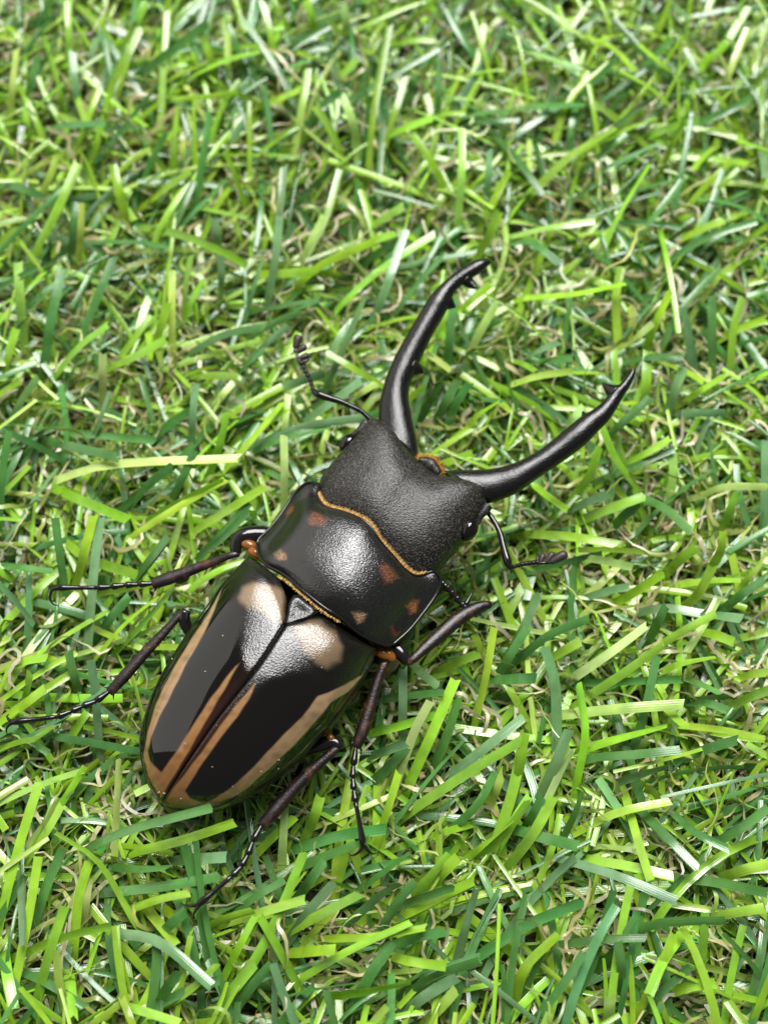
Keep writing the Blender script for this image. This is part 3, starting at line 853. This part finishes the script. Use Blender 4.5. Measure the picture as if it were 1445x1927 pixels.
crop(700, 1500, 1.94, "d 510 120 630 155 745 180|l 740 130 900 55 1090 15|l 925 0 970 160 1015 305|d 980 50 1080 150 1190 265|l 780 225 950 255 1100 290|t 690 225 900 290 1110 380|d 390 580 560 470 775 380|d 680 820 800 620 880 340|d 590 820 700 680 770 570|l 110 440 240 370 370 310|l 360 210 450 170 575 10|d 130 700 240 640 390 590|t 310 600 340 480 380 340|d 525 770 590 640 660 480|l 965 800 1040 650 1100 500|l 1200 640 1210 500 1215 420|d 920 510 1050 460 1290 450|d 680 540 830 520 1000 515|l 1290 290 1360 265 1445 245|d 1100 295 1250 310 1440 350|d 1110 70 1180 130 1300 190|l 1240 440 1330 420 1430 405|l 1070 720 1160 690 1250 680|d 960 820 1060 710 1160 620|l 520 740 560 620 680 500|p 870 820 868 780 865 730|d 900 720 910 620 895 530|d 1250 170 1350 110 1445 40|l 1130 500 1060 600 1010 720|d 830 620 900 540 960 440|l 500 250 590 130 660 0|d 560 110 590 60 620 0")
crop(960, 1000, 2.979, "p 340 830 560 680 760 530|l 430 930 640 790 850 640|p 280 1030 600 995 970 970|l 850 630 1000 540 1150 460|l 440 1210 650 1150 880 1090|l 980 1090 1200 1115 1430 1165|l 840 960 920 1040 990 1100|d 690 1215 760 980 820 700|d 430 1270 700 1250 950 1225|l 375 1390 420 1130 380 850|t 260 1170 250 850 190 650|d 40 720 220 580 440 490|t 0 680 80 530 160 340|t 170 1480 260 1280 330 1110|p 230 1480 280 1350 340 1220|t 690 460 870 430 1060 460|t 1060 460 1190 475 1300 490|l 980 420 1060 340 1130 200|l 1130 200 1180 100 1190 0|l 1280 330 1350 240 1445 110|l 610 390 730 320 860 230|l 890 220 960 150 1040 90|p 340 140 500 160 680 200|l 110 15 350 30 600 75|d 420 850 680 840 950 830|d 950 820 1060 855 1180 910|l 950 300 1120 275 1290 275|d 780 600 830 500 870 420|l 20 1490 60 1280 80 1130|l 1050 560 1150 580 1250 620|d 1000 960 1100 960 1210 1000|d 1200 430 1300 350 1420 270|l 840 790 960 740 1150 705|l 1240 980 1340 930 1445 890|l 1270 830 1360 800 1445 790|t 600 1410 740 1360 880 1320|d 1000 1260 1130 1210 1270 1170")
crop(0, 480, 2.89, "p 270 1240 600 1140 1290 1105|l 280 1260 460 1340 700 1440|p 560 800 560 660 560 540|t 490 1040 550 880 600 740|d 330 960 600 985 850 1010|d 250 1010 430 1050 640 1100|l 1200 1190 1330 1050 1540 800|l 820 1440 1020 1320 1220 1220|l 300 660 430 500 590 380|d 430 470 520 260 620 10|p 130 440 110 230 100 40|p 940 500 935 300 940 80|l 830 520 880 380 910 260|l 1000 370 1040 260 1110 130|d 240 620 280 350 340 80|l 610 610 740 550 900 460|d 1040 530 1230 430 1445 390|d 640 1400 800 1260 960 1140|l 1170 1070 1220 900 1260 740|l 1090 660 1180 655 1300 665|d 0 1400 20 1150 50 960|d 40 950 120 790 210 660|l 20 660 50 540 90 400|l 1000 360 1010 180 1040 0|t 1340 320 1380 180 1430 20|t 1200 230 1205 120 1200 0|t 1040 1040 1050 880 1065 700|d 930 1340 1000 1200 1060 1060|d 1290 650 1370 570 1445 510")
crop(0, 0, 3.01, "p 60 650 75 480 95 280|d 140 600 180 450 215 320|t 460 680 430 480 410 290|t 490 420 520 320 550 210|l 560 600 680 400 800 150|l 700 250 770 130 830 0|p 910 700 930 350 950 60|d 780 430 930 320 1180 130|p 1300 530 1290 300 1285 80|l 980 980 990 780 1010 600|d 1100 1200 1150 900 1190 640|p 1020 950 1030 880 1040 800|l 200 1430 320 1200 440 930|p 200 1180 280 1010 330 870|l 820 1160 950 1060 1080 970|d 900 1440 1010 1230 1100 1030|l 850 1430 930 1250 1070 1020|p 450 1440 460 1300 465 1150|d 410 1440 420 1290 430 1140|l 720 1270 680 1100 640 930|t 760 1090 840 1030 920 970|l 170 790 160 720 140 610|l 1230 470 1190 320 1150 200|t 1260 880 1310 800 1370 700|t 1240 1440 1230 1340 1215 1240|l 1120 1170 1240 1200 1400 1230|d 220 740 400 710 600 700|l 380 380 390 200 390 0")
crop(480, 0, 3.01, "p 220 860 265 620 300 390|l 640 1000 670 650 760 150|l 520 960 430 740 340 600|p 580 830 550 680 490 540|l 720 870 790 650 870 380|l 1080 1100 1000 920 880 740|p 1150 1220 1170 1000 1170 720|t 110 1440 140 1200 165 940|p 300 1440 400 1240 480 960|d 620 900 640 600 620 370|d 1020 700 1040 530 1040 330|l 750 770 860 720 1000 670|l 620 1310 720 1240 840 1170|l 420 540 500 420 580 330|d 1140 680 1280 640 1445 630|l 0 610 130 560 250 510|l 130 400 90 200 40 0|l 350 230 320 100 290 0|p 520 250 515 130 500 20|t 1310 1160 1320 1000 1330 840|l 500 1440 640 1380 800 1320|t 800 200 880 90 950 0|l 1260 1320 1340 1160 1440 960|d 330 640 400 580 480 520")
crop(960, 0, 2.979, "l 490 1490 600 1220 780 920|l 230 860 330 560 560 350|p 0 1330 200 1280 470 1240|l 120 1080 330 880 590 720|t 460 980 640 890 840 800|d 400 960 530 850 650 750|l 1290 730 1200 600 1130 490|l 960 450 850 360 720 250|l 900 600 780 490 600 390|l 340 180 560 260 700 400|p 0 260 200 320 400 390|p 1170 540 1230 390 1330 150|l 1080 360 1200 250 1330 40|d 640 1400 800 1220 970 1000|d 860 1480 1100 1330 1380 1240|l 850 950 910 800 980 680|l 740 780 880 720 1050 670|d 0 620 200 590 420 590|l 1080 1120 1180 1040 1280 940|l 950 1340 1080 1280 1200 1230|d 0 1370 120 1360 280 1480|l 1270 600 1370 480 1445 380|t 1400 820 1420 900 1430 1000")
crop(960, 500, 2.979, "l 80 180 350 160 650 100|l 610 500 590 200 620 0|d 830 490 960 240 1180 10|t 1025 580 1000 400 970 240|d 1130 600 1130 380 1130 170|l 1230 610 1250 350 1300 180|l 1160 420 1290 350 1430 300|l 760 460 810 330 900 130|p 640 450 720 390 800 320|l 760 800 760 680 770 480|d 650 540 800 510 970 520|l 960 770 1080 690 1210 610|t 870 850 920 700 970 570|t 915 830 1050 825 1205 825|l 690 1220 590 1080 510 900|p 880 1330 910 1180 910 1040|d 510 1200 700 1120 920 1030|l 640 1110 760 1050 890 970|l 340 1320 440 1180 500 1010|l 390 1430 560 1360 760 1290|l 120 1220 220 1300 320 1370|t 330 1370 440 1320 550 1280|p 1070 1290 1200 1240 1445 1240|l 1190 1480 1230 1370 1270 1270|t 1420 1470 1430 1200 1430 980|p 0 670 150 620 350 590|l 0 530 70 550 140 590|d 540 960 640 870 780 740|l 1280 680 1360 640 1445 600|l 870 550 980 590 1080 650|p 290 930 350 860 410 790|d 750 1300 880 1370 1010 1490|d 560 1480 640 1400 720 1330|t 70 530 150 480 270 430|d 130 540 230 530 350 520")
crop(480, 400, 3.01, "l 480 530 700 330 1020 120|l 170 490 370 300 780 120|d 410 970 520 720 620 480|l 720 980 590 900 400 790|d 0 690 120 620 260 560|t 0 800 80 730 190 640|p 1180 880 1260 700 1370 510|d 1080 900 1100 720 1130 480|t 670 600 740 430 850 100|d 780 590 920 400 1060 250|p 250 300 320 150 390 20|t 80 460 120 230 140 20|d 30 550 200 520 370 490|l 1140 570 1230 490 1330 410|l 1010 700 1060 620 1090 540|d 950 1150 1000 1050 1060 960|d 1030 1180 1080 1070 1150 950|d 1090 1200 1140 1080 1210 970|t 300 1170 440 1070 600 950|p 530 1080 600 1020 690 965|t 0 1320 280 1210 640 1160|l 0 1260 90 1180 180 1110|l 1190 1230 1260 1150 1380 1070|l 20 350 180 345 340 330|t 140 1000 270 950 400 910|l 1260 250 1330 120 1380 0")
crop(700, 1180, 3.01, "l 590 510 650 250 690 0|d 700 290 780 160 880 0|l 210 890 340 600 470 300|p 130 900 240 590 330 420|l 20 1240 100 1000 150 830|l 250 1020 550 820 850 640|t 420 860 620 700 860 510|d 350 800 430 600 490 400|l 680 1270 790 950 865 600|l 710 1260 800 1100 890 960|p 790 1340 980 1000 1120 690|d 1080 1200 1150 1050 1190 930|d 790 1140 960 1190 1160 1240|l 0 600 160 560 350 500|t 170 640 175 420 175 240|d 60 410 240 385 410 370|t 230 210 290 270 380 340|d 680 300 800 295 930 290|l 400 240 500 190 610 150|l 1010 180 1090 130 1180 80|d 0 880 100 790 200 670|t 0 730 80 700 190 660|d 470 1130 600 1000 700 820|l 550 1300 640 1230 800 1100|p 660 1010 700 920 740 830")
crop(440, 1500, 3.01, "l 0 700 200 640 400 580|l 0 1120 220 740 400 310|l 370 1080 260 870 150 680|l 380 1030 650 870 1000 710|d 640 1270 770 1010 900 820|d 220 1150 460 1090 720 1050|d 990 1110 1180 1000 1390 930|l 950 680 1150 590 1360 490|d 960 610 1100 560 1250 510|l 1000 570 1110 450 1220 320|l 1120 500 1190 420 1270 340|d 410 380 580 310 760 240|d 400 280 600 220 860 180|t 710 660 850 540 950 490|l 330 750 520 650 710 550|l 370 880 480 870 575 860|d 730 510 870 410 1000 310|d 370 560 440 460 520 360|p 270 400 280 240 290 70|l 100 350 230 220 350 110|d 20 640 150 550 290 470|t 320 800 430 640 570 480|d 930 830 1050 790 1200 760|l 890 900 1000 930 1200 960|l 580 800 800 790 1080 740|l 550 1130 760 1100 1000 1050|t 960 1220 1080 1130 1260 1020|d 840 740 930 590 1030 480|d 0 1210 120 1050 220 940|l 420 200 460 100 490 0|l 1080 1280 1190 1170 1260 1090")
crop(250, 780, 3.905, "l 20 880 300 700 680 480|l 480 840 700 700 970 530|p 1110 680 1115 420 1110 150|d 480 1050 660 870 860 650|d 0 650 130 500 300 370|d 20 1210 130 1070 260 900|l 580 400 640 230 690 0|d 860 290 1050 190 1445 80|l 890 800 885 750 880 700")
crop(0, 960, 2.779, "l 510 760 660 590 830 450|l 610 740 780 560 910 400|l 330 160 480 260 720 340|t 460 720 490 350 525 40|t 520 1240 500 960 475 780|l 400 380 440 230 490 30|d 340 400 310 200 290 40|d 700 370 790 260 880 140|d 0 290 120 300 280 320|d 1040 250 1180 130 1300 0|l 20 830 130 790 250 770|l 130 990 150 900 160 840|l 80 1060 150 1000 240 930|d 420 970 390 870 360 740|t 140 740 150 560 155 330|d 530 640 600 540 680 450")

def hero_path(pts, lift, over=None):
    k = 8
    if over is None:
        zs = [3.6 + lift * .5, 6.4 + lift * .8, 7.4 + lift]
    else:
        zs = over
    A = np.array([P(x, y, z) for (x, y), z in zip(pts, zs)])
    d = A[1] - A[0]; d[2] = 0; d /= np.linalg.norm(d) + 1e-9
    root = A[0] - d * 3.0 + np.array([0, 0, -A[0][2] * .85])
    B = spline(np.vstack([root, A]), k + 1)
    B = np.vstack([B[:1], spline(A, k)])
    return B

def tint_of(kind, r):
    c = KIND[kind] * r.uniform(.82, 1.18) * (1 + r.normal(0, .05, 3))
    if kind in 'lp': c = c * np.array([r.uniform(.86, 1.06), 1, r.uniform(.7, 1.6)])
    return np.clip(c, .003, .8)

hero_items = []
OVER = [('d', [(171, 1593), (250, 1560), (399, 1520)], [7.5, 10.0, 12.6])]
allh = [(k, p, None) for k, p in HERO] + OVER
for kind, pts, over in allh:
    lift = rng.uniform(-1.0, 1.6)
    path = hero_path(pts, lift, over)
    if over is None:
        path[1:, 2] = np.minimum(path[1:, 2], np.maximum(cap_at(path[1:]), .6))
    L = np.linalg.norm(np.diff(path, axis=0), axis=1).sum()
    vd = path.mean(0) - CAM; vd /= np.linalg.norm(vd)
    T = np.gradient(path, axis=0)
    side_v = np.cross(T, np.array([0, 0, 1.0]))
    side_v /= np.linalg.norm(side_v, axis=1)[:, None] + 1e-9
    roll = rng.normal(0, .38) + np.linspace(0, rng.normal(0, .35), len(path))
    side_v = side_v * np.cos(roll)[:, None] + np.array([0, 0, 1.0]) * np.sin(roll)[:, None]
    w = rng.uniform(.78, 1.10)
    wid = np.full(len(path), w); wid[0] *= .8
    v = ribbon(path, wid, side_v, rng.uniform(.03, .16) * rng.choice([-1, 1]))
    # ragged cut end
    v[-3:] += T[-1] / (np.linalg.norm(T[-1]) + 1e-9) * np.array([rng.normal(0, .22), 0, rng.normal(0, .22)])[:, None]
    hero_items.append((L, v, tint_of(kind, rng), len(path)))
hero_items.sort(key=lambda q: -q[0])
rest_v, rest_q, rest_t, rest_u, rest_a = [], [], [], [], []
nrest = 0
for i, (L, v, c, k) in enumerate(hero_items):
    tint = np.tile(c, (k * 3, 1)); u = np.tile([0, .5, 1.0], k); a = np.repeat(np.linspace(0, 1, k), 3)
    tint = tint * (1 + np.outer((a - .5) * rng.normal(0, .28), [1.1, .8, .9]) + rng.normal(0, .05, (k * 3, 1)))
    tint = np.clip(tint, .004, .85)
    # yellower towards the foot
    tint = tint * (1 + np.outer(.15 * (1 - a), [.5, 0, -.3]))
    if i < 300:
        me = make_mesh('grass_blade', v, ribbon_quads(k), M['blade'], True, {'tint': tint, 'across': u, 'along': a})
        link('grass_blade', me, ground)
    else:
        rest_v.append(v); rest_q.append(np.array(ribbon_quads(k)) + nrest); nrest += len(v)
        rest_t.append(tint); rest_u.append(u); rest_a.append(a)

# filler blades, in bulk
def in_frame(x, y):
    q = proj(np.stack([x, y, np.full_like(x, 3.0)], -1))
    return (q[:, 0] > -30) & (q[:, 0] < W + 30) & (q[:, 1] > -30) & (q[:, 1] < H + 30)

def bulk_blades(n, r, low):
    K = 9
    x = r.uniform(-120, 120, n); y = r.uniform(-95, 165, n)
    # tufts: pull each root towards a tuft centre
    cx = np.round(x / 5.5) * 5.5 + 1.6 * np.sin(np.round(y / 6.0) * 2.1); cy = np.round(y / 6.0) * 6.0 + 1.4 * np.sin(np.round(x / 5.5) * 1.7)
    k = r.uniform(.0, .7, n); x = x * (1 - k) + cx * k; y = y * (1 - k) + cy * k
    inf = in_frame(x, y)
    az = r.normal(1.15, .85, n); u = r.random(n); az = np.where(u < .25, r.uniform(0, 2 * math.pi, n), az)
    Hh = np.where(inf, r.uniform(1.5, 5.2, n) + np.clip((y - 12) / 40, 0, 1) * r.uniform(0, 3.0, n), r.uniform(2.5, 8.5, n))
    R = r.uniform(8, 24, n)
    bend = r.normal(0, .38, n)
    s = np.linspace(0, 1, K)
    a = az[:, None] + bend[:, None] * (s - .3)
    ds = R[:, None] / (K - 1)
    px_ = x[:, None] + np.concatenate([np.zeros((n, 1)), np.cumsum(np.cos(a[:, :-1]) * ds, 1)], 1)
    py_ = y[:, None] + np.concatenate([np.zeros((n, 1)), np.cumsum(np.sin(a[:, :-1]) * ds, 1)], 1)
    e = r.uniform(1.3, 2.6, n)[:, None]; droop = r.uniform(-.1, .55, n)[:, None]
    z = Hh[:, None] * (1 - (1 - s[None]) ** e - droop * s[None] ** 2.5)
    path = np.stack([px_, py_, z], -1)
    path[..., 2] = np.minimum(path[..., 2], np.maximum(cap_at(path), .5))
    side = np.stack([-np.sin(a), np.cos(a), np.zeros_like(a)], -1)
    roll = r.normal(0, .45, n)[:, None] + r.normal(0, .5, n)[:, None] * s[None]
    nrm = np.stack([np.zeros_like(a), np.zeros_like(a), np.ones_like(a)], -1)
    side = side * np.cos(roll)[..., None] + nrm * np.sin(roll)[..., None]
    w = (r.uniform(.32, .92, n)[:, None] / 2 * np.ones(K)[None])[..., None]
    mid = path.copy(); mid[..., 2] += (r.uniform(.02, .15, n) * r.choice([-1, 1], n))[:, None]
    V = np.stack([path - side * w, mid, path + side * w], 2)           # n,K,3,3
    V = V.reshape(-1, 3)
    base = np.arange(n)[:, None, None] * (K * 3)
    q = np.array(ribbon_quads(K))[None] + base
    pick = r.random(n)
    c = np.where((pick < .50)[:, None], LIME, np.where((pick < .82)[:, None], DARK, np.where((pick < .90)[:, None], PALE, TEAL)))
    c = c * r.uniform(.75, 1.2, n)[:, None] * (1 + r.normal(0, .06, (n, 3)))
    t = np.repeat(c, K * 3, 0) * (1 + (np.tile(np.repeat(s, 3), n) - .5) * np.repeat(r.normal(0, .3, n), K * 3))[:, None]
    t = np.clip(t, .003, .8)
    return V, q.reshape(-1, 4), t, np.tile([0, .5, 1.0], n * K), np.tile(np.repeat(s, 3), n)

V, Q, T, U, A = bulk_blades(18000, rng, True)
if rest_v:
    Q = np.concatenate([Q, np.concatenate(rest_q) + len(V)]); V = np.concatenate([V] + rest_v)
    T = np.concatenate([T] + rest_t); U = np.concatenate([U] + rest_u); A = np.concatenate([A] + rest_a)
o = link('grass', fast_mesh('grass', V, Q, M['blade'], {'tint': T, 'across': U, 'along': A}), ground); o['kind'] = 'stuff'

# curled thatch
def bulk_thatch(n, r):
    K = 15
    x = r.uniform(-115, 115, n); y = r.uniform(-90, 160, n)
    step = r.uniform(.42, 1.0, n)[:, None]
    s = np.linspace(0, 1, K)[None]
    a0 = r.uniform(0, 2 * math.pi, n)[:, None]
    a = a0 + r.normal(0, 1.2, n)[:, None] * s + r.uniform(.1, .9, n)[:, None] * np.sin(s * r.uniform(3, 13, n)[:, None] + r.uniform(0, 6.3, n)[:, None]) + np.cumsum(r.normal(0, .33, (n, K)), 1)
    X = x[:, None] + np.cumsum(np.cos(a) * step, 1); Y = y[:, None] + np.cumsum(np.sin(a) * step, 1)
    z0 = np.where(r.random(n) < .955, r.uniform(.6, 4.2, n), r.uniform(4, 7, n))[:, None]
    Z = z0 + r.uniform(.2, 1.2, n)[:, None] * np.sin(s * r.uniform(3, 11, n)[:, None] + r.uniform(0, 6.3, n)[:, None])
    Z = np.maximum(Z, .25)
    path = np.stack([X, Y, Z], -1)
    path[..., 2] = np.minimum(path[..., 2], np.maximum(cap_at(path) - .2, .3))
    side = np.stack([-np.sin(a), np.cos(a), np.zeros_like(a)], -1)
    roll = r.uniform(0, 6.3, n)[:, None] + r.normal(0, 2.2, n)[:, None] * s
    side = side * np.cos(roll)[..., None] + np.array([0, 0, 1.0]) * np.sin(roll)[..., None]
    w = (r.uniform(.14, .55, n)[:, None] / 2 * (1 - .45 * np.abs(2 * s - 1) ** 3))[..., None]
    V = np.stack([path - side * w, path + side * w], 2).reshape(-1, 3)
    q1 = np.array([(2 * i, 2 * i + 1, 2 * i + 3, 2 * i + 2) for i in range(K - 1)])
    q = (q1[None] + np.arange(n)[:, None, None] * K * 2).reshape(-1, 4)
    STR = np.array([.56, .50, .27]); OLI = np.array([.42, .47, .13]); CRM = np.array([.66, .61, .42]); GRN = np.array([.28, .42, .08])
    pk = r.random(n)[:, None]
    c = np.where(pk < .30, STR, np.where(pk < .48, CRM, np.where(pk < .66, OLI, GRN))) * r.uniform(.55, 1.12, n)[:, None]
    return V, q, np.repeat(c, K * 2, 0), np.tile([0, 1.0], n * K), np.tile(np.repeat(s[0], 2), n)
V, Q, T, U, A = bulk_thatch(24000, rng)
o = link('thatch', fast_mesh('thatch', V, Q, M['thatch'], {'tint': T, 'across': U, 'along': A}), ground); o['kind'] = 'stuff'

# wood crumbs lying on the backing
n = 4600
x = rng.uniform(-110, 110, n); y = rng.uniform(-85, 150, n)
spots = [P(a, b, 0) for a, b in ((1375, 1405), (650, 1800), (725, 1450), (230, 800), (265, 1880), (110, 1310), (1200, 1020), (1300, 460), (660, 400), (1010, 1660), (1230, 1850))]
for i in range(2600):
    q = spots[i % len(spots)]; x[i] = q[0] + rng.normal(0, 3.2); y[i] = q[1] + rng.normal(0, 2.6)
cube = np.array([(-1, -1, -1), (1, -1, -1), (1, 1, -1), (-1, 1, -1), (-1, -1, 1), (1, -1, 1), (1, 1, 1), (-1, 1, 1)], float) * .5
qs = np.array([(0, 3, 2, 1), (4, 5, 6, 7), (0, 1, 5, 4), (1, 2, 6, 5), (2, 3, 7, 6), (3, 0, 4, 7)])
sz = rng.uniform(.14, .55, (n, 1, 1)) * rng.uniform(.5, 1.7, (n, 1, 3)) * np.array([1, 1, .5])
v = (cube[None] + rng.normal(0, .16, (n, 8, 3))) * sz
an = rng.uniform(0, 6.3, n); ca, sa = np.cos(an)[:, None], np.sin(an)[:, None]
v = np.stack([v[..., 0] * ca - v[..., 1] * sa, v[..., 0] * sa + v[..., 1] * ca, v[..., 2]], -1)
v += np.stack([x, y, np.where(np.arange(n) < 2600, rng.uniform(.3, 1.9, n), rng.uniform(.2, 1.0, n))], -1)[:, None]
c = np.where(rng.random((n, 1)) < .75, np.array([.58, .44, .25]), np.array([.16, .12, .07])) * rng.uniform(.6, 1.25, (n, 1))
o = link('wood_crumbs', fast_mesh('wood_crumbs', v.reshape(-1, 3), (qs[None] + np.arange(n)[:, None, None] * 8).reshape(-1, 4), M['crumb'], {'tint': np.repeat(c, 8, 0)}))
o.data.polygons.foreach_set('use_smooth', np.zeros(len(o.data.polygons), bool))
o['kind'] = 'stuff'; o['label'] = 'tan wood crumbs scattered on the backing between the turf blades'; o['category'] = 'crumbs'
